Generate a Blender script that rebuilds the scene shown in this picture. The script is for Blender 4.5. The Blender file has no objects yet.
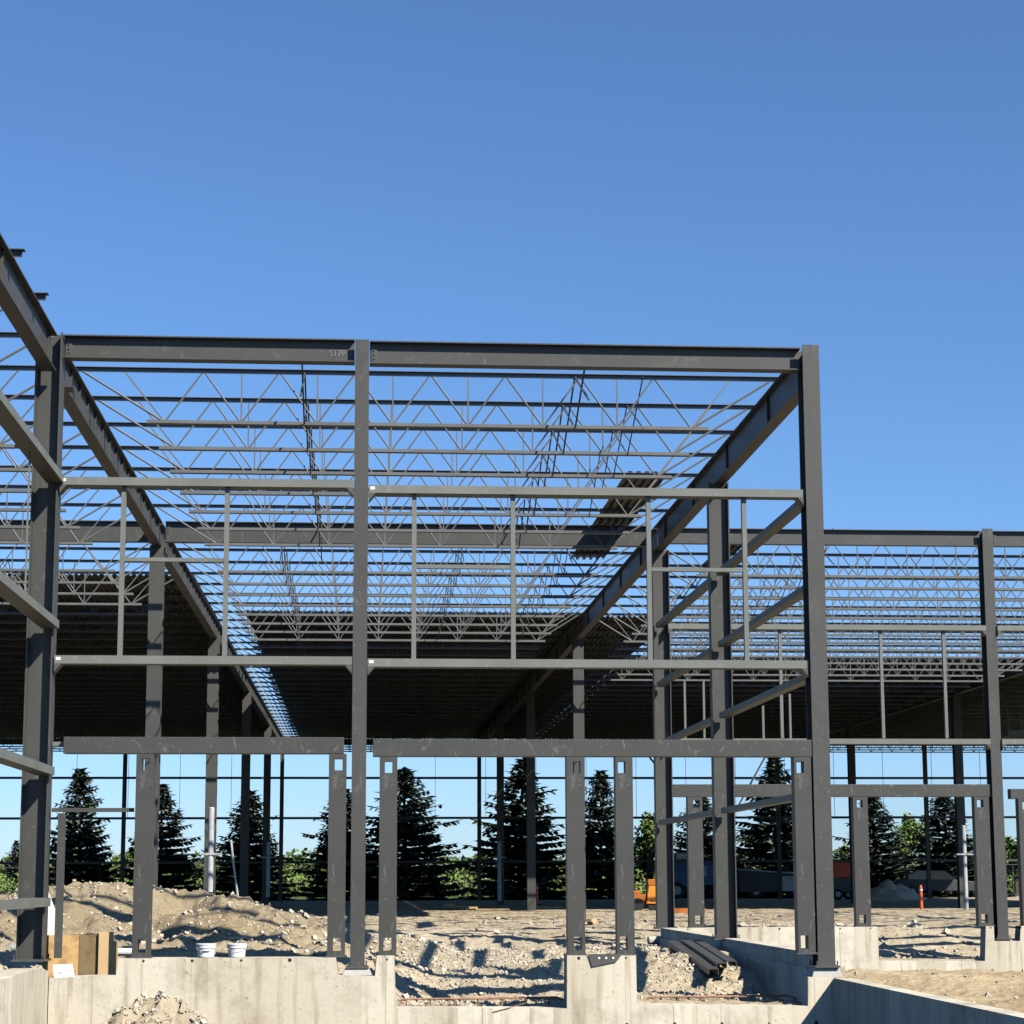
import bpy, math, random
import numpy as np
from mathutils import Vector, Matrix, noise
R = math.radians
random.seed(7)

# ------------------------------------------------------------------ camera
F = 2000.0; CY = 574.0; CAMZ = 1.131
PSI = math.atan(149 / 2000); TH = math.atan(304 / 2000); ROLL = R(-0.2)
cam_d = bpy.data.cameras.new('camera'); cam = bpy.data.objects.new('camera', cam_d)
bpy.context.scene.collection.objects.link(cam); bpy.context.scene.camera = cam
cam_d.sensor_width = 36; cam_d.lens = F / 1024 * 36
cam_d.shift_y = (CY - 512) / 1024
cam_d.clip_start = .1; cam_d.clip_end = 4000
CM = Matrix.Rotation(-PSI, 4, 'Z') @ Matrix.Rotation(math.pi / 2 + TH, 4, 'X') @ Matrix.Rotation(ROLL, 4, 'Z')
CM.translation = (0, 0, CAMZ)
cam.matrix_world = CM
def at(px, py, Y):
    d = CM.to_3x3() @ Vector(((px - 512) / F, -(py - CY) / F, -1))
    t = Y / d.y
    return Vector((d.x * t, Y, CAMZ + d.z * t))

# ------------------------------------------------------------------ world, sun, exposure
SUN = Vector((.80, -.93, 1.03)).normalized()
w = bpy.data.worlds.new('World'); bpy.context.scene.world = w; w.use_nodes = True
nt = w.node_tree; bg = nt.nodes['Background']
sky = nt.nodes.new('ShaderNodeTexSky'); sky.sky_type = 'NISHITA'; sky.sun_disc = False
sky.sun_elevation = math.asin(SUN.z); sky.sun_rotation = math.atan2(SUN.x, SUN.y)
sky.air_density = 1.0; sky.dust_density = .0; sky.ozone_density = 1.3; sky.altitude = 0
tint = nt.nodes.new('ShaderNodeMix'); tint.data_type = 'RGBA'; tint.blend_type = 'MULTIPLY'; tint.inputs[0].default_value = 1
wc = nt.nodes.new('ShaderNodeTexCoord'); ws = nt.nodes.new('ShaderNodeSeparateXYZ'); nt.links.new(wc.outputs['Generated'], ws.inputs[0])
wr = nt.nodes.new('ShaderNodeValToRGB'); nt.links.new(ws.outputs[2], wr.inputs[0]); e = wr.color_ramp.elements
e[0].position = .0; e[0].color = (.50, .69, 1.0, 1); e[1].position = .30; e[1].color = (.50, .72, 1.0, 1)
x = e.new(.14); x.color = (.47, .68, .98, 1)
e[0].color = (.37, .54, .92, 1)
nt.links.new(wr.outputs[0], tint.inputs[7])
nt.links.new(sky.outputs[0], tint.inputs[6]); nt.links.new(tint.outputs[2], bg.inputs[0]); bg.inputs[1].default_value = .095
sl = bpy.data.lights.new('sun', 'SUN'); sl.energy = 5.0; sl.angle = R(.5); sl.color = (1, .94, .84)
so = bpy.data.objects.new('sun', sl); bpy.context.scene.collection.objects.link(so)
so.rotation_euler = SUN.to_track_quat('Z', 'Y').to_euler()
vs = bpy.context.scene.view_settings
vs.view_transform = 'Standard'; vs.look = 'None'; vs.gamma = 1; vs.exposure = .65
bpy.context.scene.cycles.max_bounces = 4; bpy.context.scene.cycles.diffuse_bounces = 0

# ------------------------------------------------------------------ helpers
COL = bpy.context.scene.collection
def link(o, parent=None):
    COL.objects.link(o)
    if parent: o.parent = parent
    return o
def tag(o, label=None, cat=None, group=None, kind=None):
    if label: o['label'] = label
    if cat: o['category'] = cat
    if group: o['group'] = group
    if kind: o['kind'] = kind
    return o
def empty(name, loc=(0, 0, 0), rz=0, parent=None):
    o = bpy.data.objects.new(name, None); link(o, parent)
    o.location = loc; o.rotation_euler = (0, 0, rz); o.empty_display_size = .2
    return o
class MB:
    def __init__(s): s.v = []; s.f = []
    def add(s, vs, fs):
        n = len(s.v); s.v += [tuple(v) for v in vs]; s.f += [tuple(n + i for i in f) for f in fs]; return s
    def box(s, a, b):
        x0, y0, z0 = [min(p, q) for p, q in zip(a, b)]; x1, y1, z1 = [max(p, q) for p, q in zip(a, b)]
        return s.add([(x0,y0,z0),(x1,y0,z0),(x1,y1,z0),(x0,y1,z0),(x0,y0,z1),(x1,y0,z1),(x1,y1,z1),(x0,y1,z1)],
                     [(3,2,1,0),(4,5,6,7),(0,1,5,4),(1,2,6,5),(2,3,7,6),(3,0,4,7)])
    def bar(s, p, q, w, h=None, n=4):
        p = Vector(p); q = Vector(q); h = h or w; d = (q - p).normalized()
        up = Vector((0, 0, 1)) if abs(d.z) < .99 else Vector((0, 1, 0))
        a = d.cross(up).normalized(); b = a.cross(d).normalized()
        if n == 4: ring = [(-.5,-.5),(.5,-.5),(.5,.5),(-.5,.5)]
        else: ring = [(.5*math.cos(2*math.pi*i/n), .5*math.sin(2*math.pi*i/n)) for i in range(n)]
        vs = [p + a*(x*w) + b*(y*h) for x, y in ring] + [q + a*(x*w) + b*(y*h) for x, y in ring]
        fs = [(i, (i+1) % n, n+(i+1) % n, n+i) for i in range(n)] + [tuple(range(n))[::-1], tuple(range(n, 2*n))]
        return s.add(vs, fs)
    def tube(s, pts, w, n=6):
        for a, b in zip(pts, pts[1:]): s.bar(a, b, w, w, n)
        return s
    def prism(s, pts, y0, y1):            # outline in XZ, extruded along Y
        n = len(pts)
        return s.add([(x, y0, z) for x, z in pts] + [(x, y1, z) for x, z in pts],
                     [tuple(range(n)), tuple(range(2*n-1, n-1, -1))] + [(i, n+i, n+(i+1) % n, (i+1) % n) for i in range(n)])
    def mesh(s, name, mat, smooth=False):
        m = bpy.data.meshes.new(name); m.from_pydata(s.v, [], s.f); m.update()
        if mat: m.materials.append(mat)
        if smooth: m.polygons.foreach_set('use_smooth', [True]*len(m.polygons))
        return m
    def build(s, name, mat, parent=None, loc=None, rz=0, smooth=False, bevel=0, fixn=False):
        m = s.mesh(name, mat, smooth)
        if fixn:
            import bmesh
            bm = bmesh.new(); bm.from_mesh(m); bmesh.ops.recalc_face_normals(bm, faces=bm.faces); bm.to_mesh(m); bm.free()
        o = bpy.data.objects.new(name, m); link(o, parent)
        if loc is not None: o.location = loc
        o.rotation_euler = (0, 0, rz)
        if bevel:
            b = o.modifiers.new('bevel', 'BEVEL'); b.width = bevel; b.segments = 2; b.limit_method = 'ANGLE'
        return o
def put(mesh, name, parent, loc, rz=0):
    o = bpy.data.objects.new(name, mesh); link(o, parent); o.location = loc; o.rotation_euler = (0, 0, rz); return o
def copy_tree(o, parent=None):
    c = o.copy(); COL.objects.link(c); c.parent = parent
    for ch in [k for k in o.children]: copy_tree(ch, c)
    return c

# ------------------------------------------------------------------ materials
def ramp(nt, fac, stops):
    r = nt.nodes.new('ShaderNodeValToRGB'); e = r.color_ramp.elements
    while len(e) < len(stops): e.new(.5)
    for i, (p, c) in enumerate(stops): e[i].position = p; e[i].color = (*c, 1)
    nt.links.new(fac, r.inputs[0]); return r.outputs[0]
def mat(name, col, rough=.6, var=.15, scale=3, metal=0, bump=0, bscale=30, coords='Object', spec=.4, fine=None):
    m = bpy.data.materials.new(name); m.use_nodes = True; nt = m.node_tree; b = nt.nodes['Principled BSDF']
    b.inputs['Roughness'].default_value = rough; b.inputs['Metallic'].default_value = metal
    b.inputs['Specular IOR Level'].default_value = spec
    tc = nt.nodes.new('ShaderNodeTexCoord')
    n = nt.nodes.new('ShaderNodeTexNoise'); n.inputs['Scale'].default_value = scale; n.inputs['Detail'].default_value = 6
    nt.links.new(tc.outputs[coords], n.inputs['Vector'])
    lo = tuple(c*(1-var) for c in col); hi = tuple(min(1, c*(1+var)) for c in col)
    c = ramp(nt, n.outputs[0], [(.3, lo), (.7, hi)])
    nt.links.new(c, b.inputs['Base Color'])
    if bump:
        n2 = nt.nodes.new('ShaderNodeTexNoise'); n2.inputs['Scale'].default_value = bscale; n2.inputs['Detail'].default_value = 5
        nt.links.new(tc.outputs[coords], n2.inputs['Vector'])
        bp = nt.nodes.new('ShaderNodeBump'); bp.inputs['Strength'].default_value = bump; bp.inputs['Distance'].default_value = .05
        nt.links.new(n2.outputs[0], bp.inputs['Height']); nt.links.new(bp.outputs[0], b.inputs['Normal'])
    return m
def mixc(nt, fac, a, b, mode='MIX'):
    x = nt.nodes.new('ShaderNodeMix'); x.data_type = 'RGBA'; x.blend_type = mode
    if isinstance(fac, float): x.inputs[0].default_value = fac
    else: nt.links.new(fac, x.inputs[0])
    for s, v in ((x.inputs[6], a), (x.inputs[7], b)):
        if isinstance(v, tuple): s.default_value = (*v, 1)
        else: nt.links.new(v, s)
    return x.outputs[2]
def steel(name, col, scuff=.5):
    m = mat(name, col, rough=.55, var=.12, scale=1.3); nt = m.node_tree; b = nt.nodes['Principled BSDF']
    base = b.inputs['Base Color'].links[0].from_socket
    tc = nt.nodes.new('ShaderNodeTexCoord'); mp = nt.nodes.new('ShaderNodeMapping')
    mp.inputs['Scale'].default_value = (1.6, 1.6, .9); mp.inputs['Rotation'].default_value = (.3, .5, .7)
    nt.links.new(tc.outputs['Object'], mp.inputs[0])
    n = nt.nodes.new('ShaderNodeTexNoise'); n.inputs['Scale'].default_value = 3.5; n.inputs['Detail'].default_value = 9; n.inputs['Roughness'].default_value = .72; n.inputs['Distortion'].default_value = 1.2
    nt.links.new(mp.outputs[0], n.inputs['Vector'])
    mask = ramp(nt, n.outputs[0], [(.57, (0,0,0)), (.70, (scuff,)*3)])
    c = mixc(nt, mask, base, tuple(min(1, k*3.2+.03) for k in col))
    n3 = nt.nodes.new('ShaderNodeTexNoise'); n3.inputs['Scale'].default_value = 22; n3.inputs['Detail'].default_value = 4
    nt.links.new(tc.outputs['Object'], n3.inputs['Vector'])
    mk = ramp(nt, n3.outputs[0], [(.66, (0,0,0)), (.74, (.5,)*3)])
    c = mixc(nt, mk, c, (.20, .155, .11))
    nt.links.new(c, b.inputs['Base Color']); return m
M = {}
M['steel'] = steel('grey_primer_steel', (.060, .060, .054), .3)
M['header'] = steel('scuffed_primer_steel', (.055, .054, .049), .7)
M['girt'] = steel('painted_tube_steel', (.155, .16, .14), .2)
M['joist'] = mat('joist_primer', (.13, .133, .128), .5, .15, 2)
M['plate'] = mat('plate_steel', (.08, .077, .07), .5, .2, 4)
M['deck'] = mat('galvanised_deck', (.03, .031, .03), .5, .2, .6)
M['white'] = mat('white_plastic', (.8, .79, .76), .4, .05, 4)
M['pale_pipe'] = mat('pale_pipe', (.42, .43, .42), .5, .15, 4)
M['lid'] = mat('pail_lid', (.72, .71, .68), .4, .05, 4)
M['rust'] = mat('rusty_bar', (.30, .16, .09), .8, .4, 12)
M['dark'] = mat('dark_rubber', (.02, .02, .022), .7, .2, 5)
M['orange'] = mat('orange_paint', (.75, .25, .02), .4, .1, 3)
M['deep_orange'] = mat('deep_orange_paint', (.45, .13, .02), .5, .2, 3)
M['cone'] = mat('orange_plastic', (.85, .13, .03), .4, .05, 3)
M['blue'] = mat('blue_paint', (.03, .10, .22), .35, .1, 3)
M['red'] = mat('red_paint', (.80, .11, .04), .5, .15, 2)
M['darkgrey'] = mat('dark_grey_paint', (.06, .062, .07), .5, .15, 2)
M['glass'] = mat('dark_glass', (.02, .025, .03), .08, .05, 2, spec=.6)
M['lightgrey'] = mat('light_grey_paint', (.5, .5, .5), .5, .1, 2)
M['tan'] = mat('tan_platform', (.30, .26, .20), .7, .2, 4)
M['ink'] = mat('black_ink', (.03, .03, .04), .8, .1, 5)
M['red_ink'] = mat('dull_red_ink', (.35, .08, .12), .8, .1, 5)
M['chalk'] = mat('chalk', (.22, .22, .20), .9, .2, 40)
M['bark'] = mat('bark', (.09, .065, .045), .9, .3, 8, bump=.5)
M['rock'] = mat('limestone_rubble', (.50, .43, .32), .95, .3, 2.5, bump=.4, bscale=18, coords='Object')

def concrete(name, ax=0):
    m = bpy.data.materials.new(name); m.use_nodes = True; nt = m.node_tree; b = nt.nodes['Principled BSDF']
    b.inputs['Roughness'].default_value = .9; b.inputs['Specular IOR Level'].default_value = .2
    tc = nt.nodes.new('ShaderNodeTexCoord'); sp = nt.nodes.new('ShaderNodeSeparateXYZ'); nt.links.new(tc.outputs['Object'], sp.inputs[0])
    def math_(op, a, bb=None):
        x = nt.nodes.new('ShaderNodeMath'); x.operation = op
        for i, v in enumerate((a, bb)):
            if v is None: continue
            if isinstance(v, (int, float)): x.inputs[i].default_value = v
            else: nt.links.new(v, x.inputs[i])
        return x.outputs[0]
    u = sp.outputs[ax]
    pu = math_('DIVIDE', u, .61)
    fr = math_('FRACT', pu); fl = math_('FLOOR', pu)
    wn = nt.nodes.new('ShaderNodeTexWhiteNoise'); wn.noise_dimensions = '1D'; nt.links.new(fl, wn.inputs['W'])
    tone = ramp(nt, wn.outputs['Value'], [(0, (.54, .48, .365)), (.5, (.62, .56, .44)), (1, (.68, .63, .51))])
    n = nt.nodes.new('ShaderNodeTexNoise'); n.inputs['Scale'].default_value = 1.6; n.inputs['Detail'].default_value = 8; n.inputs['Roughness'].default_value = .65
    nt.links.new(tc.outputs['Object'], n.inputs['Vector'])
    blot = ramp(nt, n.outputs[0], [(.32, (.74, .71, .66)), (.5, (1, 1, 1)), (.8, (1.0, .96, .89))])
    c = mixc(nt, 1.0, tone, blot, 'MULTIPLY')
    mp = nt.nodes.new('ShaderNodeMapping'); mp.inputs['Scale'].default_value = (9, 9, .7); nt.links.new(tc.outputs['Object'], mp.inputs[0])
    n2 = nt.nodes.new('ShaderNodeTexNoise'); n2.inputs['Scale'].default_value = 1; n2.inputs['Detail'].default_value = 5; nt.links.new(mp.outputs[0], n2.inputs['Vector'])
    streak = ramp(nt, n2.outputs[0], [(.3, (.58, .54, .47)), (.47, (1, 1, 1))])
    c = mixc(nt, .7, c, streak, 'MULTIPLY')
    # dark speckle and bug holes
    v = nt.nodes.new('ShaderNodeTexNoise'); v.inputs['Scale'].default_value = 17; v.inputs['Detail'].default_value = 5; v.inputs['Roughness'].default_value = .7
    nt.links.new(tc.outputs['Object'], v.inputs['Vector'])
    spk = ramp(nt, v.outputs[0], [(.62, (0, 0, 0)), (.69, (.75, .75, .75))])
    c = mixc(nt, spk, c, (.20, .17, .12))
    # seam between form panels
    seam = math_('LESS_THAN', math_('ABSOLUTE', math_('SUBTRACT', fr, .5)), .012)
    c = mixc(nt, math_('MULTIPLY', seam, math_('MULTIPLY', wn.outputs['Value'], .6)), c, (.17, .15, .11))
    # form-tie holes beside every seam, in rows 0.55 m apart
    du = math_('MULTIPLY', math_('SUBTRACT', fr, .52), .61)
    zf = math_('SUBTRACT', math_('FRACT', math_('ADD', math_('DIVIDE', sp.outputs[2], .83), .36)), .5)
    dz = math_('MULTIPLY', zf, .83)
    dist = math_('SQRT', math_('ADD', math_('MULTIPLY', du, du), math_('MULTIPLY', dz, dz)))
    n4 = math_('MULTIPLY', n2.outputs[0], .05)
    hole = math_('LESS_THAN', dist, math_('ADD', n4, -.006))
    c = mixc(nt, hole, c, (.03, .025, .02))
    nt.links.new(c, b.inputs['Base Color'])
    bp = nt.nodes.new('ShaderNodeBump'); bp.inputs['Strength'].default_value = .25; bp.inputs['Distance'].default_value = .02
    nt.links.new(v.outputs[0], bp.inputs['Height']); nt.links.new(bp.outputs[0], b.inputs['Normal'])
    return m
M['conc_x'] = concrete('cast_concrete', 0); M['conc_y'] = concrete('cast_concrete_return', 1)
M['grout'] = mat('grout', (.42, .40, .36), .9, .1, 6)

def ground_mat():
    m = bpy.data.materials.new('crushed_limestone_dirt'); m.use_nodes = True; nt = m.node_tree; b = nt.nodes['Principled BSDF']
    b.inputs['Roughness'].default_value = .95; b.inputs['Specular IOR Level'].default_value = .1
    tc = nt.nodes.new('ShaderNodeTexCoord')
    def N(s, d=6, r=.6):
        n = nt.nodes.new('ShaderNodeTexNoise'); n.inputs['Scale'].default_value = s; n.inputs['Detail'].default_value = d; n.inputs['Roughness'].default_value = r
        nt.links.new(tc.outputs['Object'], n.inputs['Vector']); return n.outputs[0]
    c1 = ramp(nt, N(.35, 6), [(.3, (.42, .345, .235)), (.5, (.54, .46, .33)), (.7, (.60, .53, .40))])
    c2 = ramp(nt, N(7, 8, .75), [(.32, (.50, .47, .42)), (.44, (.95, .93, .9)), (.68, (1, 1, 1))])
    c = mixc(nt, 1.0, c1, c2, 'MULTIPLY')
    vo = nt.nodes.new('ShaderNodeTexVoronoi'); vo.inputs['Scale'].default_value = 14; nt.links.new(tc.outputs['Object'], vo.inputs['Vector'])
    st = ramp(nt, vo.outputs['Color'], [(.2, (.78, .76, .72)), (.8, (1.0, 1.0, .98))])
    c = mixc(nt, .6, c, st, 'MULTIPLY')
    gx = nt.nodes.new('ShaderNodeSeparateXYZ'); nt.links.new(tc.outputs['Object'], gx.inputs[0])
    mx = nt.nodes.new('ShaderNodeMapRange'); mx.inputs['From Min'].default_value = 6.2; mx.inputs['From Max'].default_value = 7.0; nt.links.new(gx.outputs[0], mx.inputs['Value'])
    my = nt.nodes.new('ShaderNodeMapRange'); my.inputs['From Min'].default_value = 39.9; my.inputs['From Max'].default_value = 39.4; nt.links.new(gx.outputs[1], my.inputs['Value'])
    mm = nt.nodes.new('ShaderNodeMath'); mm.operation = 'MULTIPLY'; nt.links.new(mx.outputs[0], mm.inputs[0]); nt.links.new(my.outputs[0], mm.inputs[1])
    c = mixc(nt, mm.outputs[0], c, mixc(nt, 1.0, c, (.97, .90, .78), 'MULTIPLY'))
    mz = nt.nodes.new('ShaderNodeMapRange'); mz.inputs['From Min'].default_value = -.1; mz.inputs['From Max'].default_value = .35; nt.links.new(gx.outputs[2], mz.inputs['Value'])
    c = mixc(nt, mz.outputs[0], c, mixc(nt, 1.0, c, (.64, .61, .56), 'MULTIPLY'))
    # grass beyond the building
    sp = nt.nodes.new('ShaderNodeSeparateXYZ'); nt.links.new(tc.outputs['Object'], sp.inputs[0])
    mr = nt.nodes.new('ShaderNodeMapRange'); mr.inputs['From Min'].default_value = 112; mr.inputs['From Max'].default_value = 118
    nt.links.new(sp.outputs[1], mr.inputs['Value'])
    g = ramp(nt, N(1.5, 5), [(.35, (.06, .09, .025)), (.65, (.12, .16, .045))])
    c = mixc(nt, mr.outputs[0], c, g)
    nt.links.new(c, b.inputs['Base Color'])
    bp = nt.nodes.new('ShaderNodeBump'); bp.inputs['Strength'].default_value = .8; bp.inputs['Distance'].default_value = .06
    nt.links.new(N(9, 10, .8), bp.inputs['Height']); nt.links.new(bp.outputs[0], b.inputs['Normal'])
    return m
M['ground'] = ground_mat()
def osb(name, a, b_):
    m = mat(name, a, .8, .2, 1.2); nt = m.node_tree; b = nt.nodes['Principled BSDF']
    tc = nt.nodes.new('ShaderNodeTexCoord'); v = nt.nodes.new('ShaderNodeTexVoronoi'); v.inputs['Scale'].default_value = 14
    nt.links.new(tc.outputs['Object'], v.inputs['Vector'])
    c = ramp(nt, v.outputs['Color'], [(.2, b_), (.6, a)]); nt.links.new(c, b.inputs['Base Color']); return m
M['osb'] = osb('strand_board', (.58, .37, .16), (.42, .25, .10))
M['osb2'] = osb('weathered_strand_board', (.22, .155, .075), (.16, .115, .055))
M['board'] = mat('pine_board', (.56, .38, .19), .7, .12, 2)
def leafmat(name, stops, scale):
    m = bpy.data.materials.new(name); m.use_nodes = True; nt = m.node_tree; b = nt.nodes['Principled BSDF']
    b.inputs['Roughness'].default_value = .7; b.inputs['Specular IOR Level'].default_value = .15
    g = nt.nodes.new('ShaderNodeNewGeometry'); c = ramp(nt, g.outputs['Random Per Island'], stops)
    nt.links.new(c, b.inputs['Base Color']); return m
M['spruce'] = leafmat('spruce_needles', [(0, (.008, .013, .009)), (.5, (.036, .052, .034)), (1, (.14, .17, .13))], 3)
M['leaf'] = leafmat('bright_leaves', [(0, (.07, .11, .025)), (.6, (.14, .20, .045)), (1, (.24, .30, .10))], 3)
M['leaf2'] = leafmat('mid_leaves', [(0, (.05, .085, .02)), (.6, (.10, .155, .035)), (1, (.16, .22, .06))], 3)

# ------------------------------------------------------------------ building grid
Y0 = 26.0
GY = [26.0, 39.93, 55.43, 71.47, 87.44, 103.4]
XL, XR, X2, X3, XLL = -4.14, 5.97, 21.55, 37.1, -19.7
ZE = at(200, 338.5, Y0).z            # top of eave beams
ZB = lambda px, py, Y=Y0: at(px, py, Y).z

# ------------------------------------------------------------------ ground
def sstep(a, b, x):
    t = min(1, max(0, (x-a)/(b-a))); return t*t*(3-2*t)
CREST = ([-30,-14,-9,-6,-5.0,-4.2,-3.6,-2.9,-2.0,-1.1,0,1.2,2.4,40], [.6,.85,1.0,.85,1.0,1.03,.92,.85,.66,.42,.2,-.05,-.5,-.5])
def H(x, y):
    n1 = noise.fractal(Vector((x*.35, y*.35, 3.1)), 1, 2, 5)
    n2 = noise.fractal(Vector((x*1.6, y*1.6, 9.7)), .8, 2, 5)
    n3 = noise.noise(Vector((x*6, y*6, 1.7)))
    if y > 96:
        k = sstep(96, 106, y); amp = (1-k)
        return 0 + amp*(.05*n1+.02*n2) - .02*k
    lf = y < Y0
    if lf and XL < x < XR+.1:                     # trench in front of the building
        z = -1.4 + .06*n2
        d = math.hypot((x+2.3)/1.3, (y-24.9)/.8)
        z += 1.12*max(0, 1-d)**.62*(1+.25*n2) if d < 1 else 0
        return z + .03*n3
    if x >= XR+.1 and y < 39.85:                   # outside dirt on the right
        z = -.80 + .10*n1 + .05*n2
        z += .22*math.exp(-((x-9.6)**2/8+(y-36.5)**2/6)) + .28*math.exp(-((x-7.0)**2/.8+(y-37.5)**2/3)) + .02*n3
        return z
    # inside
    front = 39.9 if x > XR else (14.0 if x < XL else Y0)
    d = y - front
    if x > XR: z = -.55 + .55*sstep(.5, 6, d)
    else: z = -.52 + .22*sstep(0, 10, y-Y0) + .28*sstep(8, 26, y-Y0)
    z += (.09*n1 + .05*n2 + .012*n3 + .02*noise.noise(Vector((x*13, y*13, .3))))*(1 - .75*sstep(58, 75, y))
    if y < 50:
        cr = float(np.interp(x + .5*n1, *CREST))
        yc = 35.0 + .25*(x+3) + .8*n1
        ridge = sstep(yc-5.5, yc-.3, y)*(1-sstep(yc+1, yc+6, y))
        yc2 = 29.3 + .4*n1
        fold = max(0, .17-abs(noise.noise(Vector((x*.5-.35*y, y*.45+.2*x, 7.3)))))/.17
        z0 = z
        near = sstep(yc2-2.6, yc2-.4, y)*(1-sstep(yc2+.4, yc2+2.6, y))
        kx = 1-sstep(-.8, 1.4, x)
        lump = .16*n2 + .12*noise.ridged_multi_fractal(Vector((x*.9, y*.9, 4)), 1, 2, 4, 1, 2) - .12
        z = z + ridge*((cr - z)*1.0 + lump*.7*kx) if cr > z else z
        z += near*kx*(.66 + lump*.7) - .55*fold*ridge*kx + (.07*n3 + .05*noise.noise(Vector((x*3.1, y*3.1, 5))))*ridge*kx
        # gravel heap inside the right-hand opening
        g = math.exp(-((x-4.4)**2/2.6 + (y-31.0)**2/10))
        z += .30*g*(1+.4*n2)
        # wavy spoil ridges in the middle bay
        z += .12*math.exp(-((y-30.2-.35*(x-1.5))**2)/.9)*sstep(.2, 1.2, x)
        z += .15*math.exp(-((y-34.5+.3*(x-1.5))**2)/1.5)*sstep(.2, 1.2, x)
        z -= .14*math.exp(-((y-28.2)**2)/.5)*sstep(-.5, .8, x)
    return z
def axis(segs):
    out = []
    for a, b, n in segs: out += list(np.linspace(a, b, n, endpoint=False))
    return out + [segs[-1][1]]
xs = axis([(-1500,-200,6),(-200,-40,12),(-40,-10,60),(-10,-6,50),(-6,12,205),(12,18,40),(18,40,50),(40,200,12),(200,1500,6)])
ys = axis([(-60,10,10),(10,23.6,40),(23.6,26,28),(26,40,165),(40,50,60),(50,75,80),(75,110,35),(110,260,20),(260,3000,8)])
gv = [(x, y, H(x, y) if (-60 < x < 60 and y < 107) else -.02) for y in ys for x in xs]
nx = len(xs)
gf = [(j*nx+i, j*nx+i+1, (j+1)*nx+i+1, (j+1)*nx+i) for j in range(len(ys)-1) for i in range(nx-1)]
g = MB(); g.v = gv; g.f = gf
tag(g.build('ground', M['ground']), kind='structure')

# loose rubble lying on the spoil heaps (nobody could count it)
def rock_shape(rnd):
    import itertools
    p = [Vector((sx, sy, sz)) for sx in (-1, 1) for sy in (-1, 1) for sz in (-1, 1)]
    p = [Vector((q.x*rnd.uniform(.5, 1), q.y*rnd.uniform(.5, 1), q.z*rnd.uniform(.35, .8))) for q in p]
    return p
rf = [(0,1,3,2),(4,6,7,5),(0,4,5,1),(2,3,7,6),(0,2,6,4),(1,5,7,3)]
rb = MB(); rnd = random.Random(3)
zones = [(-8, 1.5, 26.6, 38, 9000, .014), (.2, 5.6, 26.5, 36, 17000, .010), (1.5, 6, 34, 40, 1500, .014), (-6, 12, 38, 62, 500, .03), (6.6, 14, 27, 39.4, 500, .016), (-3.5, -1.2, 24.2, 25.7, 1900, .012), (7, 13, 40.3, 46, 300, .03)]
for x0, x1, y0, y1, n, sz in zones:
    for _ in range(n):
        x = rnd.uniform(x0, x1); y = rnd.uniform(y0, y1); s = sz*min(5, rnd.paretovariate(2.0))*.7
        z = H(x, y); rot = Matrix.Rotation(rnd.uniform(0, 6.28), 3, Vector((rnd.random(), rnd.random(), rnd.random()+.3)).normalized())
        rb.add([rot @ (q*s) + Vector((x, y, z+s*.15)) for q in rock_shape(rnd)], rf)
tag(rb.build('rubble', M['rock']), 'broken limestone rubble strewn over the heaps and floor', 'rubble', kind='stuff')

# ------------------------------------------------------------------ steel building frame
FR = empty('building_frame', (0, 0, 0))
tag(FR, 'grey primed steel frame of the large unfinished building, with open roof joists and partial deck', 'building')
def wsec(h, w, d, tf=.018, tw=.012, side=False):
    """H section post. w across the flanges, d deep; side=True turns the web to face the camera."""
    m = MB()
    if not side:
        m.box((-w/2, -d/2, 0), (w/2, -d/2+tf, h)); m.box((-w/2, d/2-tf, 0), (w/2, d/2, h)); m.box((-tw/2, -d/2+tf-.002, .001), (tw/2, d/2-tf+.002, h-.001))
    else:
        m.box((-d/2, -w/2, 0), (-d/2+tf, w/2, h)); m.box((d/2-tf, -w/2, 0), (d/2, w/2, h)); m.box((-d/2+tf-.002, -tw/2, .001), (d/2-tf+.002, tw/2, h-.001))
    return m
def column(x, y, z0, z1, w=.3, d=.3, side=False, label=None):
    c = wsec(z1-z0, w, d, side=side).build('column', M['steel'], FR, (x, y, z0))
    if label: c['label'] = label
    bw, bd = (w, d) if not side else (d, w)
    p = MB().box((-bw/2-.05, -bd/2-.05, -.025), (bw/2+.05, bd/2+.05, 0))
    for sx in (-1, 1):
        for sy in (-1, 1): p.bar((sx*(bw/2+.02), sy*(bd/2+.02), 0), (sx*(bw/2+.02), sy*(bd/2+.02), .06), .02, n=6)
    p.build('base_plate', M['plate'], c)
    return c
xl = at(39.5, 700, Y0).x; xm = at(359.5, 700, Y0).x; xr = at(817, 700, Y0).x
cl = column(xl, Y0, ZB(35, 959), ZB(55, 335), .31, .335, True)
cm_ = column(xm, Y0, ZB(357, 966), ZB(361, 342), .185, .25)
cr_ = column(xr, Y0, ZB(822, 965), ZB(813, 348), .225, .34)
YS = 32.9
cs1 = column(at(721.5, 700, YS).x, YS, .15, ZE-.5, .24, .34, True)
cs2 = column(at(662, 700, GY[1]).x, GY[1], .15, ZE-.5, .26, .34, True)
YW = GY[1]
xw = at(991.5, 700, YW).x
column(xw, YW, ZB(995, 938, YW), ZB(987, 530, YW), .22, .34)
column(xw+6.8, YW, .05, ZE+.05, .22, .34)
column(XL, GY[1], -.2, ZE-.5, .28, .28)
for X in (XLL, XL, XR, X2, X3):
    for i, Y in enumerate(GY):
        if X in (XL, XR) and i < 2: continue
        if X > XR and i < 2: continue
        far = i == 5
        column(X, Y, -.05, ZE-.5, .2 if far else .3, .2 if far else .3)
for X in (-12.1, 29.4, 13.7): column(X, GY[5], -.05, ZE-.1, .2, .2)
column(XL-.05, 13.2, 0, ZE-.5, .26, .36, True)

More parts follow.
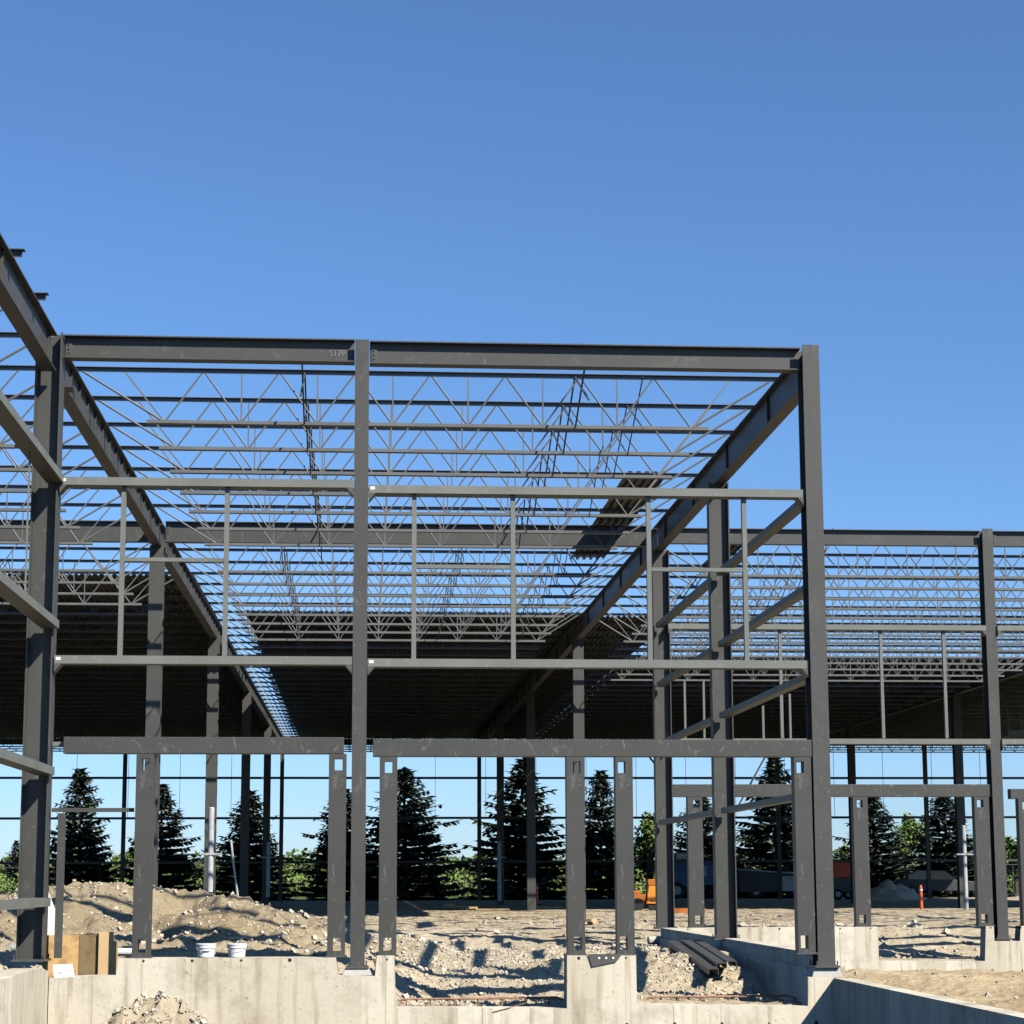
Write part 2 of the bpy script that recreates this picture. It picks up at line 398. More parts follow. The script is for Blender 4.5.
# beams: channel / I shaped, along X or Y
def ibeam(L, h, w, tf=.016, tw=.011, ends=True):      # local: along +X, top at z=0
    m = MB().box((0, -w/2, -tf), (L, w/2, 0)).box((0, -w/2, -h), (L, w/2, -h+tf)).box((.001, -tw/2, -h+tf-.002), (L-.001, tw/2, -tf+.002))
    return m
def eave(x0, x1, Y, z, h=.31, w=.20, name='eave_beam', stiff=()):
    m = ibeam(x1-x0, h, w)
    for s in stiff: m.box((s, -w/2+.004, -h+.018), (s+.012, -.008, -.018))
    o = m.build(name, M['steel'], FR, (x0, Y, z))
    if Y > 50: return o
    p = MB()                                             # bolted end plates
    for xx in (.02,):
        p.box((xx, -.018, -h+.03), (xx+.08, -.0075, -.03))
        for k in range(4): p.bar((xx+.04, -.018, -.06-k*.055), (xx+.04, -.032, -.06-k*.055), .025, n=6)
    p.build('bolted_connection', M['plate'], o)
    return o
e1 = eave(xl+.18, xm-.1, Y0, ZE)
e2 = eave(xm+.1, xr-.12, Y0, at(590, 346, Y0).z)
eave(XL+.15, XR-.15, GY[1], ZE+.0, .42, .2)
eave(XLL+.15, XL-.15, GY[1], ZE, .42, .18)
zw = ZB(900, 530.5, YW)
eave(XR+.2, xw-.12, YW, zw, .32, .16); eave(xw+.12, xw+6.7, YW, zw, .32, .16)
for a, b in ((XLL, -12.1), (-12.1, XL), (XL, XR), (XR, 13.7), (13.7, X2), (X2, 29.4), (29.4, X3)):
    eave(a+.1, b-.1, GY[5], ZE, .3, .16)
# chalk mark on the front left eave beam
tx = bpy.data.curves.new('chalk_mark', 'FONT'); tx.body = 'S17P'; tx.size = .115; tx.extrude = .001
tmp = bpy.data.objects.new('text_source', tx); link(tmp)
me = bpy.data.meshes.new_from_object(tmp.evaluated_get(bpy.context.evaluated_depsgraph_get())); bpy.data.objects.remove(tmp)
me.materials.clear(); me.materials.append(M['chalk']); to = bpy.data.objects.new('chalk_mark', me); link(to, e1)
to.location = (at(329, 352, Y0).x - (xl+.18), -.012, -.215); to.rotation_euler = (R(90), 0, 0)

def girder(X, y0, y1, z=ZE-.02, h=.5, w=.19, st=1.0):
    m = MB(); L = y1-y0
    m.box((-w/2, 0, -.02), (w/2, L, 0)).box((-w/2, 0, -h), (w/2, L, -h+.02)).box((-.007, .001, -h+.018), (.007, L-.001, -.018))
    k = st*.7
    while k < L:
        m.box((-.045, k, -h+.021), (-.008, k+.012, -.021)); m.box((.008, k, -h+.021), (.040, k+.012, -.021)); k += st
    return m.build('roof_girder', M['steel'], FR, (X, y0, z))
for i in range(5):
    a, b = GY[i], GY[i+1]
    girder(XL, a+.1 if i else a+.16, b, st=.86); girder(XR, a+(.05 if i else .2), b, st=3.4)
    girder(XLL, a, b, st=3)
    if i: girder(X2, a, b, st=3); girder(X3, a, b, st=3)
girder(XL, 13.0, Y0-.16, st=3.4)
# girder seat bracket on the left column
MB().box((-.12, .18, -.62), (.16, .5, -.6)).box((-.008, .18, -.85), (.008, .42, -.621)).build('seat_bracket', M['steel'], FR, (XL+.08, Y0, ZE-.02))

# roof joists
def joist_meshes(L, n):
    dep = .80; inset = 1.32; ZT = -.02
    top = MB().box((0, -.014, ZT-.06), (L, -.008, ZT-.007)).box((0, .008, ZT-.06), (L, .014, ZT-.007)).box((0, -.06, ZT-.007), (L, .06, ZT))
    bot = MB().box((inset-.25, -.014, ZT-dep+.006), (L-inset+.25, -.008, ZT-dep+.055)).box((inset-.25, .008, ZT-dep+.006), (L-inset+.25, .014, ZT-dep+.055)).box((inset-.25, -.055, ZT-dep), (L-inset+.25, .055, ZT-dep+.006))
    web = MB(); zt = ZT-.03; zb = ZT-dep+.025
    web.bar((.12, 0, zt), (inset, 0, zb), .035, n=6); web.bar((L-.12, 0, zt), (L-inset, 0, zb), .035, n=6)
    step = (L-2*inset)/n
    for i in range(n):
        x = inset + i*step
        web.bar((x, 0, zb), (x+step/2, 0, zt), .026, n=5); web.bar((x+step/2, 0, zt), (x+step, 0, zb), .026, n=5)
        if i: web.bar((x, 0, zb), (x, 0, zt), .02, n=4)
    web.bar((inset, 0, zb), (inset*.55, 0, zt), .02, n=4); web.bar((L-inset, 0, zb), (L-inset*.55, 0, zt), .02, n=4)
    return (top.mesh('top_chord', M['joist']), bot.mesh('bottom_chord', M['joist']), web.mesh('web', M['joist']), (top, bot, web))
JC = joist_meshes(XR-XL, 7); JW = joist_meshes(X2-XR, 12)
rows = []
def jrows(x, J, i0, Yfrom=None):
    for i in range(i0, 5):
        n = 8 if i == 0 else 9
        for k in range(0 if i > i0 else 1, n):
            if i == 1 and k == 0: continue
            if i == 0 and k == 0: continue
            rows.append((x, GY[i] + (GY[i+1]-GY[i])*k/n, J))
jrows(XL, JC, 0); jrows(XLL, JW, 0); jrows(XR, JW, 1); jrows(X2, JW, 1)
for k in range(1, 7): rows.append((XLL, Y0-1.74*k, JW))
rows.append((XLL, Y0, JW))
rows.sort(key=lambda r: r[1] + (25 if r[2] is JW and r[0] == X2 else 0))
SUP = .052
for x, y, J in rows[:100]:
    o = put(J[0], 'roof_joist', FR, (x, y, ZE+SUP)); put(J[1], 'bottom_chord', o, (0, 0, 0)); put(J[2], 'web', o, (0, 0, 0))
rest = MB()
for x, y, J in rows[100:]:
    for mb in J[3]: rest.add([(v[0]+x, v[1]+y, v[2]+ZE+SUP) for v in mb.v], mb.f)
tag(rest.build('far_roof_joist', M['joist'], FR), kind='stuff')
# stubs of the joist seats standing out past the left girder
for k in (1, 2):
    MB().box((0, -.012, -.045), (.17, -.005, .03)).box((0, -.07, .03), (.20, .04, .04)).build('joist_stub', M['steel'], FR, (XL+.02, Y0-1.74*k, ZE+.02))

# bridging: X braces between joists on lines along Y
def bridging(X, y0, y1, x_tilt=0, zt=ZE, zb=ZE-.76, r=.016):
    m = MB(); y = y0
    while y+1.74 < y1+.01:
        m.bar((X, y, zt), (X, y+1.74, zb), r, n=4); m.bar((X, y, zb), (X, y+1.74, zt), r, n=4); y += 1.74
    return m.build('bridging', M['steel'], FR)
XB1 = at(305, 365, 27.7).x; XB2 = at(575, 372, 27.7).x; XB3 = at(640, 385, 28).x
for X in (XB1, XB2): bridging(X, Y0, GY[1], r=.022)
for X in (-1.7, 2.0, 4.2): bridging(X, GY[1], GY[2])
for X in (-8, -12, 9.6): bridging(X, GY[1], GY[2]+8)
bridging(-7.5, Y0-6, GY[1])
bridging(XB3, Y0+1.7, Y0+9)

# corrugated deck: ribs along Y
def deck(x0, x1, y0, y1, z, name='roof_deck', parent=FR, mt=None, rib=.152, hh=.045, th=.006):
    pr = []; x = x0
    while x < x1-.001:
        pr += [(x, 0), (x+.04, 0), (x+.062, hh), (x+rib-.022, hh)]; x += rib
    pr.append((x, 0))
    n = len(pr); m = MB(); vs = []
    for dz in (0, th):
        for yy in (y0, y1): vs += [(px_, yy, z+pz+dz) for px_, pz in pr]
    fs = []
    for i in range(n-1):
        fs += [(i, i+1, n+i+1, n+i)[::-1], (2*n+i, 2*n+i+1, 3*n+i+1, 3*n+i), (i, i+1, 2*n+i+1, 2*n+i), (n+i, n+i+1, 3*n+i+1, 3*n+i)[::-1]]
    m.add(vs, fs)
    return m.build(name, mt or M['deck'], parent)
ZD = ZE+.035
DY = at(400, 614, 1).z   # ratio helper
yd = (ZE-CAMZ)/((at(400, 614, 1).z-CAMZ))
ydl = (ZE-CAMZ)/((at(100, 577, 1).z-CAMZ)); ydr = (ZE-CAMZ)/((at(850, 660, 1).z-CAMZ))
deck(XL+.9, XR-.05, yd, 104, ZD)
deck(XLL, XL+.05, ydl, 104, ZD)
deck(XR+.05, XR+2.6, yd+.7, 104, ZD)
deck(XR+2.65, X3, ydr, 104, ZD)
# two sheets not yet spread out, lying on the joists
def loose(px0, px1, py0, py1, label, Ya, Yb):
    a = at(px0, py0, Ya).x; b = at(px1, py0, Ya).x
    o = deck(0, b-a, 0, Yb-Ya, 0, 'deck_sheet', None, M['deck'], hh=.06)
    o.location = (a, Ya, ZD+.01); tag(o, label, 'deck sheet', 'loose roof deck sheets'); return o
loose(625, 665, 480, 480, 'stack of loose corrugated deck sheets lying on the open joists over the middle bay', 34.9, 44.6)
loose(733, 752, 500, 500, 'narrow corrugated deck sheet on the joists just right of the sloping roof girder', 41.2, 46.0)

# girts between the columns
def girt(p, q, lab=True, s=.105, wd=.22, name='wall_girt', m='girt'):
    p = Vector(p); q = Vector(q)
    o = MB().bar((0, 0, 0), q-p, wd, s).build(name, M[m], FR, p)
    d = (q-p).normalized(); L = (q-p).length
    if L > 1.5 and abs(d.x) > .9:
        for xx in (.0, L-.09):
            MB().add([(xx, -.115, -s/2-.002), (xx+.09, -.115, -s/2-.002), (xx+(.0 if xx < 1 else .09), -.115, -s/2-.11), (xx, .1, -s/2-.002), (xx+.09, .1, -s/2-.002), (xx+(.0 if xx < 1 else .09), .1, -s/2-.11)],
                     [(0,2,1),(3,4,5),(0,1,4,3),(1,2,5,4),(2,0,3,5)]).build('clip_angle', M['plate'], o)
    if lab:
        MB().bar(d*.02+Vector((0, -.113, .01)), d*.08+Vector((0, -.113, .01)), .004, .04).build('label_tag', M['white'], o)
    return o
YG = Y0-.02
zg1 = ZB(205, 484); zg1c = ZB(590, 493); zg2 = ZB(205, 661); zg2c = ZB(590, 664.5)
xcr = xr-.13
girt((xl+.19, YG, zg1), (xm-.1, YG, zg1)); girt((xm+.1, YG, zg1c), (xcr, YG, zg1c))
girt((xl+.19, YG, zg2), (xm-.1, YG, zg2)); girt((xm+.1, YG, zg2c), (xcr, YG, zg2c))
MB().bar((0, 0, 0), (xcr-xm+.2, 0, 0), .11, .06)
def stud(px, z0, z1, Y=YG, w=.06, py=575):
    x = at(px, py, Y).x
    return MB().box((-w/2, -.04, 0), (w/2, .04, z1-z0)).build('window_stud', M['girt'], FR, (x, Y, z0))
for px in (122, 226): stud(px, zg2+.06, zg1-.06)
for px in (414, 513, 649, 745): stud(px, zg2c+.06, zg1c-.06)
def rail(pa, pb, py, Y=YG, s=.05, m='girt'):
    a = at(pa, py, Y); b = at(pb, py, Y); z = (a.z+b.z)/2
    return MB().box((a.x, Y-.035, z-s/2), (b.x, Y+.035, z+s/2)).build('window_rail', M[m], FR)
rail(124.6, 223.6, 560); rail(416.6, 510.6, 567); rail(651.5, 742.5, 570)
# lower rail and stub post of the narrow bay beside the left column
rail(52, 134, 810, s=.05, m='steel')
a = at(60, 885, YG); MB().box((a.x-.045, YG-.04, ZB(60, 958)), (a.x+.045, YG+.04, ZB(60, 811)-.03)).build('window_stud', M['steel'], FR)
MB().box((at(53, 745, YG).x, YG-.03, ZB(53, 746.5)), (at(64, 745, YG).x, YG+.03, ZB(53, 742))).build('header_clip', M['girt'], FR)
# side wall girts, front corner to the wing
for py in (500, 588, 676, 794):
    z = ZB(803, py, Y0+.2) ; 
    girt((XR-.02, Y0+.2, z), (XR-.02, YS-.14, z), False, s=.09, wd=.15); girt((XR-.02, YS+.14, z), (XR-.02, YW-.14, z), False, s=.09, wd=.15)
# left wing wall girts, running toward the camera
for px, py in ((58, 478), (57, 624), (52, 771), (47, 902)):
    z = at(px, py, Y0-.2).z
    girt((XL+.12, 13.2, z), (XL+.12, Y0-.14, z), False)
MB().bar((XL+.1, 24.0, ZB(58, 478, Y0)), (XL+.1, 24.0, ZB(57, 624, Y0)), .02).build('sag_rod', M['girt'], FR)
# wing wall girts
zq1 = ZB(870, 628.5, YW); zq2 = ZB(870, 742, YW)
for a_, b_ in ((XR+.15, xw-.12), (xw+.12, xw+6.7)):
    girt((a_, YW-.1, zq1), (b_, YW-.1, zq1), False); girt((a_, YW-.1, zq2), (b_, YW-.1, zq2), False)
for px in (781, 882, 945): stud(px, zq2+.07, zq1-.06, YW-.1, .06, 690)
for px in (763, 790): stud(px, zq2+.07, ZB(px, 705 if px == 763 else 693, YW), YW+.2, .04, 720)
stud(685, zq2, ZB(685, 680, YW), YW+.3, .04, 720); stud(704, zq2, ZB(704, 680, YW), YW+.3, .04, 720)
# far wall girts and sag rods
for py in (778, 818, 862):
    z = at(400, py, GY[5]).z
    for a_, b_ in ((XLL, -12.1), (-12.1, XL), (XL, XR), (XR, 13.7), (13.7, X2), (X2, 29.4), (29.4, X3)):
        MB().box((a_+.1, GY[5]-.1, z-.06), (b_-.1, GY[5], z+.06)).build('far_wall_girt', M['steel'], FR)
rod = MB().bar((0, 0, 4.2), (0, 0, ZE-.3), .02, n=4).mesh('sag_rod', M['steel'])
for X in np.arange(XLL+2.6, X3, 2.6): put(rod, 'sag_rod', FR, (float(X), GY[5]-.13, 0))
# diagonal wind brace seen through the right opening
MB().bar(at(637, 742, YW+1), at(664, 775, YW+1), .035).build('wind_brace', M['steel'], FR)
MB().bar(at(765, 757, GY[2]), at(735, 812, GY[2]), .045).build('wind_brace', M['steel'], FR)

# ------------------------------------------------------------------ opening frames standing on the foundation wall
def slotpost(w, d, h, hx, hw=.10, hh=.15):
    """square post with a slot cut through near its top and its foot; hx = slot centre"""
    m = MB(); zb0, zb1 = .05, .05+hh*1.1; zt1 = h-.06; zt0 = zt1-hh
    m.box((-w/2, -d/2, 0), (w/2, d/2, zb0)).box((-w/2, -d/2, zb1), (w/2, d/2, zt0)).box((-w/2, -d/2, zt1), (w/2, d/2, h))
    for a, b in ((zb0, zb1), (zt0, zt1)):
        m.box((-w/2, -d/2, a), (hx-hw/2, d/2, b)); m.box((hx+hw/2, -d/2, a), (w/2, d/2, b))
    return m
def opening(x0, x1, zlo, ztop, zbot, posts, Y, label, w=.225, hh=.225):
    root = empty('opening_frame', ((x0+x1)/2, Y, zbot)); cx = (x0+x1)/2
    tag(root, label, 'steel frame', 'slotted steel frames round the wall openings')
    m = MB().box((x0-cx, -.1, zlo-zbot), (x1-cx, .1, ztop-zbot))
    hd = m.build('header', M['header'], root, bevel=.006)
    for x, hx in posts:
        p = slotpost(w, .20, zlo-zbot-.002, hx, w*.45, .15).build('post', M['header'], root, (x-cx, 0, 0))
        MB().box((-w/2-.02, -.12, -.02), (w/2+.02, .12, 0)).build('foot_plate', M['plate'], p)
    return root
YO = Y0-.06
X_ = lambda px, py=850, Y=YO: at(px, py, Y).x
zft = ZB(230, 957.5, YO)+.02
opening(X_(64.5, 745), X_(344, 745), ZB(200, 754, YO), ZB(200, 737.5, YO), zft,
        [(X_(144), .01), (X_(337), .01)], YO, 'slotted frame with header on two posts, at the left front opening above the pails')
opening(X_(373, 745), X_(810, 745), ZB(590, 757, YO), ZB(590, 740, YO), zft,
        [(X_(388), 0), (X_(575), .02), (X_(624), -.03), (X_(803), -.03)], YO, 'long scuffed header on four slotted posts, at the middle front openings')
YP = YW-.02; zfw = .165
opening(X_(672, 790, YP), X_(990, 792, YP), ZB(740, 797, YP), ZB(740, 784.5, YP), zfw,
        [(X_(695, 850, YP), .03), (X_(860.5, 850, YP), -.02), (X_(982, 850, YP), -.03)], YP, 'slotted frame on the wing wall behind the right front column', .30)
opening(X_(1009, 792, YP), X_(1009, 792, YP)+5.4, ZB(1015, 799, YP), ZB(1015, 789, YP), zfw,
        [(X_(1026, 850, YP), 0), (X_(1009, 792, YP)+4.9, 0)], YP, 'slotted frame at the right edge, past the wing column', .30)

# ------------------------------------------------------------------ concrete foundation walls
def wall(name, mb, m, label):
    o = mb.build(name, m, fixn=True); tag(o, label, 'concrete wall'); return o
YF = Y0-.20
P = lambda px, py, Y=YF: (at(px, py, Y).x, at(px, py, Y).z)
out = [P(49, 978), P(116, 975), P(118, 958.5), P(336, 957.5), P(338, 975), P(375, 976), P(377, 955.5), P(394.5, 955.5), P(396, 1008), P(567, 1008.5), P(567, 955.5), P(636, 955.5), P(637, 1005), P(795, 1006), P(808, 1006), P(808, 977), P(834, 977)]
out = [(out[0][0], -1.9)] + out + [(out[-1][0], -1.9)]
wall('foundation_wall', MB().prism(out[::-1], YF, YF+.40), M['conc_x'], 'long pale concrete front wall with stepped notches, under the front columns')
xlw = at(48.5, 975, YF).x
prof = [(14.0, .06), (17, .10), (20, .09), (22.5, .05), (24.4, .075), (25.3, .06), (25.78, .0)]
mb = MB(); vs = []
for y, z in prof: vs += [(xlw-.36, y, -1.9), (xlw, y, -1.9), (xlw, y, z), (xlw-.36, y, z)]
fs = []
for i in range(len(prof)-1):
    for k in range(4): fs.append((4*i+k, 4*i+(k+1) % 4, 4*i+4+(k+1) % 4, 4*i+4+k))
fs += [(0, 1, 2, 3), tuple(4*(len(prof)-1)+k for k in range(4))]
wall('foundation_wall', MB().add(vs, fs), M['conc_y'], 'pale streaked concrete wall running toward the viewer at the lower left corner')
q = at(834, 978, YF-.0)
wall('foundation_wall', MB().box((q.x, 12.0, -2.2), (q.x+.22, YF-.003, q.z)), M['conc_y'], 'shaded concrete wall with sunlit top, running toward the viewer at the lower right')
sw = MB().box((XR-.18, YF+.403, -1.5), (XR+.16, 39.70, -.04)).box((XR-.10, YF+.403, -.04), (XR+.16, 39.70, .15))
wall('foundation_wall', sw, M['conc_y'], 'stepped concrete side wall going back under the three right side columns')
W = lambda px, py: P(px, py, 39.72)
xw0 = XR+.163
o2 = [(xw0, -1.7), (xw0, .145), (W(878, 930)[0], .145), W(879, 961), W(985, 961), (W(986, 930)[0], .145), (W(994, 930)[0], .145), W(994.5, 941), W(1020, 941), (W(1021, 930)[0], .145), (xw+8.5, .145), (xw+8.5, -1.7)]
wall('foundation_wall', MB().prism(o2[::-1], 39.72, 40.06), M['conc_x'], 'sunlit concrete wing wall with a rectangular notch, far right behind the dirt')
# grout pads under columns
def pad(x, y, z, w, d, h, label):
    m = MB(); a = .8
    m.add([(-w/2,-d/2,-h),(w/2,-d/2,-h),(w/2,d/2,-h),(-w/2,d/2,-h),(-w/2*a,-d/2*a,0),(w/2*a,-d/2*a,0),(w/2*a,d/2*a,0),(-w/2*a,d/2*a,0)],
          [(3,2,1,0),(4,5,6,7),(0,1,5,4),(1,2,6,5),(2,3,7,6),(3,0,4,7)])
    o = m.build('grout_pad', M['grout'], None, (x, y, z)); tag(o, label, 'grout pad', 'grout pads under the front columns'); return o
pad(xm, Y0, ZB(357, 966)-.027, .38, .38, ZB(357, 966)-.027-ZB(357, 975.5, YF), 'pale grout pad in the wall notch under the thin middle column')
pad(xr, Y0, ZB(822, 965)-.027, .40, .40, ZB(822, 965)-.027-ZB(820, 977, YF), 'pale grout pad on the corner under the tall right front column')
pad(xw, YW, ZB(995, 938, YW)-.027, .42, .32, .06, 'small grout pad under the wing column at the far right')

# ------------------------------------------------------------------ things on the site
def lathe(m, prof, n=20, c=(0, 0, 0)):
    vs = []; fs = []
    for r, z in prof: vs += [(c[0]+r*math.cos(2*math.pi*i/n), c[1]+r*math.sin(2*math.pi*i/n), c[2]+z) for i in range(n)]
    for j in range(len(prof)-1):
        for i in range(n): fs.append((j*n+i, j*n+(i+1) % n, (j+1)*n+(i+1) % n, (j+1)*n+i))
    fs += [tuple(range(n))[::-1], tuple(range((len(prof)-1)*n, len(prof)*n))]
    return m.add(vs, fs)
def pail(px, label, logo):
    a = at(px, 957.5, Y0-.08); s = 1.0
    r = empty('pail', (a.x, Y0-.02, at(px, 957.8, YF).z)); r.scale = (.92,)*3; tag(r, label, 'pail', 'white plastic pails on the front wall')
    lathe(MB(), [(.108, 0), (.112, .01), (.122, .125), (.132, .127), (.134, .165)], 28).build('body', M['white'], r, smooth=False)
    lathe(MB(), [(.137, .165), (.140, .168), (.140, .182), (.125, .186)], 28).build('lid', M['lid'], r)
    if logo:
        l = MB()
        for i in range(5): l.box((-.045+i*.02, -.1225, .07+.006*(i % 2)), (-.031+i*.02, -.1205, .088+.004*(i % 3)))
        l.build('printed_mark', M['ink'], r)
    hb = MB(); pts = [(-.136, 0, .150)] + [(-.136*math.cos(t), -.05-.09*math.sin(t), .150-.06*math.sin(t)) for t in np.linspace(.3, 2.84, 8)] + [(.136, 0, .150)]
    hb.tube(pts, .006, 5).build('bail_handle', M['pale_pipe'], r)
pail(205.5, 'white pail with a small dark printed mark, left of the two on the wall', True)
pail(236.5, 'plain white pail, right of the two on the wall', False)

# strand board box form at the left
zb = at(80, 975, YF).z+.002
bx = empty('wooden_form_box', (at(80, 970, Y0+.3).x, Y0+.32, zb-.05)); tag(bx, 'open wooden box form of strand board panels, behind the wall notch at left', 'wooden box')
ox = bx.location.x; Yb = Y0+.26
def bpan(p0, p1, z0p, z1p, y0, y1, m, nm='panel', lab=None):
    o = MB().box((at(p0, 950, Yb).x-ox, y0-bx.location.y, zb-.05-bx.location.z), (at(p1, 950, Yb).x-ox, y1-bx.location.y, at(90, z1p, Yb).z-bx.location.z)).build(nm, M[m], bx)
    if lab: o['label'] = lab
bpan(44, 78.5, 0, 935, Yb, Yb+.018, 'osb')
bpan(78.8, 98.5, 0, 934.5, Yb+.02, Yb+.038, 'osb2', lab='weathered dark panel')
bpan(98.8, 113, 0, 932, Yb-.03, Yb+.04, 'board', 'corner_board')
o = MB().box((-.02, 0, 0), (.0, .50, .44)).build('side_panel', M['osb'], bx, (at(44, 950, Yb).x-ox, Yb+.04-bx.location.y, 0))
o = MB().box((-.02, 0, 0), (.0, .50, .44)).build('side_panel', M['osb'], bx, (at(113, 950, Yb).x-ox, Yb+.045-bx.location.y, 0))
MB().box((0, 0, 0), (.78, .02, .50)).build('back_panel', M['osb2'], bx, (at(47, 950, Yb).x-ox, Yb+.53-bx.location.y, 0))
# leaning white sheet of paper on the wall
pp = empty('paper_sheet', (at(64, 978, YF).x, YF+.06, at(64, 978.5, YF).z)); tag(pp, 'white paper sheet with two dark marks, propped at the foot of the wooden box', 'paper')
m = MB().add([(-.13, 0, 0), (.13, 0, 0), (.07, .12, .17), (-.17, .12, .16), (-.13, .004, 0), (.13, .004, 0), (.07, .124, .17), (-.17, .124, .16)], [(0,1,2,3),(7,6,5,4),(0,4,5,1),(1,5,6,2),(2,6,7,3),(3,7,4,0)])
m.build('sheet', M['white'], pp)
def mk(cx, cz):
    k = MB()
    for dx, dz, s in ((0, 0, .018), (.02, .012, .014), (-.018, .01, .012), (.004, .026, .010), (.028, -.004, .01)):
        y = (cz+dz)*.72-.003; k.box((cx+dx-s/2, y-.002, cz+dz-s/2), (cx+dx+s/2, y+.001, cz+dz+s/2))
    return k
mk(-.07, .06).build('printed_mark', M['ink'], pp); mk(.02, .085).build('printed_mark', M['red_ink'], pp)
# white upright sheet/pipe leaning behind the left column
o = MB(); p0 = at(52, 938, Y0+.7); p1 = at(48, 893, Y0+.7)
o.add([(-.11, 0, 0), (.12, 0, 0), (.10, .0, .28), (-.04, 0, .62), (-.10, 0, .6), (-.11, .03, 0), (.12, .03, 0), (.10, .03, .28), (-.04, .03, .62), (-.10, .03, .6)],
      [(0,1,2,3,4),(9,8,7,6,5),(0,5,6,1),(1,6,7,2),(2,7,8,3),(3,8,9,4),(4,9,5,0)])
o = o.build('foam_board', M['white'], None, (p0.x, Y0+.5, p0.z-.02)); tag(o, 'tapering white foam board standing behind the foot of the left column', 'foam board')
# wooden stake + pale plastic pipe end on the left
q = at(12, 948, Y0+1.5); o = lathe(MB(), [(.05, 0), (.055, .01), (.055, .3), (.04, .31)], 14).build('pipe_offcut', M['pale_pipe'], None, q)
o.rotation_euler = (R(90), R(20), R(75)); tag(o, 'short pale pipe offcut lying left of the left column foot', 'pipe')
q = at(116, 952, Y0+1.2); o = lathe(MB(), [(.045, 0), (.05, .01), (.05, .24), (.04, .25)], 14).build('pipe_offcut', M['white'], None, q)
o.rotation_euler = (R(90), 0, R(80)); tag(o, 'short white pipe end poking out right of the wooden box', 'pipe')

# reinforcing bars in the openings
def rebar(pa, pb, py, Y, label):
    a = at(pa, py, Y); b = at(pb, py, Y); L = b.x-a.x
    r = empty('rebar_mat', (a.x, Y, a.z)); tag(r, label, 'rebar', 'reinforcing bars lying in the openings')
    for k in range(2): MB().tube([(.06, k*.10, -.04), (.0, k*.10, 0), (.06, k*.10, .02), (L-.12, k*.10, .02+.01*k), (L-.02, k*.1, -.0), (L, k*.1, -.12)], .02, 5).build('long_bar', M['rust'], r)
    n = int(L/.3)
    for i in range(n):
        x = .1+i*L/n; MB().tube([(x, -.01, -.14), (x, -.01, .012), (x, .24, .0), (x, .25, -.12)], .016, 5).build('stirrup', M['rust'], r)
rebar(399, 566, 1001, Y0+.42, 'rusty reinforcing bars lying in the wide middle opening')
rebar(646, 797, 999, Y0+.50, 'rusty hooked reinforcing bar across the opening left of the right corner')
o = MB().tube([(0, 0, 0), (.2, .0, .05), (.42, 0, .11)], .012, 5).build('tie_wire', M['rust'], None, at(493, 1012, YF-.01)); tag(o, 'thin bent wire sticking out of the wall top below the middle opening', 'wire')
o = MB().prism([(0, 0), (.44, .0), (.36, -.10), (.05, -.16)], 0, .012).build('gusset_plate', M['plate'], None, (at(588, 954, YF).x, YF-.02, at(588, 954, YF).z-.0), fixn=True)
for k in range(3): MB().bar((.14+.09*k, -.001, -.05), (.14+.09*k, -.006, -.05), .03, n=8).build('bolt_hole', M['white'], o)
tag(o, 'dark steel gusset plate with bright bolt holes, fixed between two middle posts', 'plate')

# loose steel sections and pipe on the gravel
def hit(px, py, dz=0, y=26.4):
    while y < 90:
        p = at(px, py, y)
        if H(p.x, y) >= p.z: break
        y += .05
    return Vector((p.x, y, p.z+dz))
def on(px, Y, guess=950, dz=0):
    x = at(px, guess, Y).x; return Vector((x, Y, H(x, Y)+dz))
lay = [((672, 943, 35.5), (714, 972, 29.5), 'leftmost dark steel channel of the three lying on the gravel'),
       ((684, 941, 35.5), (722, 966, 29.7), 'middle dark steel channel of the three lying on the gravel'),
       ((697, 942, 34.8), (732, 964, 29.8), 'rightmost dark steel channel of the three, nearest the side wall')]
for (a, b, lab) in lay:
    pa, pb = hit(a[0], a[1]+8, .16), hit(b[0], b[1]+22, .34); d = pb-pa; L = d.length; m = MB()
    m.box((0, -.075, .0), (L, .075, .012)).box((0, -.075, -.07), (L, -.063, 0)).box((0, .063, -.07), (L, .075, 0))
    o = m.build('steel_channel', M['steel'], None, pa); o.rotation_euler = d.to_track_quat('X', 'Z').to_euler()
    tag(o, lab, 'steel channel', 'steel channels lying on the gravel')
    MB().box((.05, -.06, -.14), (.25, .06, -.005)).build('timber_block', M['board'], o)
c = hit(655.5, 946, .11)
o = lathe(MB(), [(.07, -.15), (.08, -.14), (.08, .14), (.07, .15)], 20).build('concrete_cylinder', M['grout'], None, c, smooth=False)
o.rotation_euler = (0, R(90), R(8)); tag(o, 'pale concrete cylinder lying on the rubble beside the channels', 'concrete cylinder')

# standpipes beside interior columns
def standpipe(px, y0, y1, pyb, Y, m, label):
    a = at(px, y1, Y); b = at(px, y0, Y)
    r = empty('standpipe', (a.x, Y, a.z)); tag(r, label, 'pipe', 'capped drain pipes standing by the columns')
    h = b.z-a.z; w = .075
    lathe(MB(), [(w, 0), (w, h), (w*.8, h+.02)], 14).build('pipe', M[m], r, smooth=False)
    hb = at(px, pyb, Y).z-a.z
    MB().box((-.28, -.09, hb), (.28, .09, hb+.05)).build('bracket', M[m], r)
standpipe(210, 808, 892, 855, 52.5, 'pale_pipe', 'white drain pipe standing by a column behind the dirt heap')
standpipe(268, 843, 897, 858, 83, 'pale_pipe', 'dull grey drain pipe on the column between two left spruces')
standpipe(499.5, 842, 901, 858, 84, 'pale_pipe', 'dull grey drain pipe on the thin column in front of the pale spruce')
standpipe(966.5, 826, 910, 855, 68, 'pale_pipe', 'dull grey drain pipe by the wide far column near the orange marker')
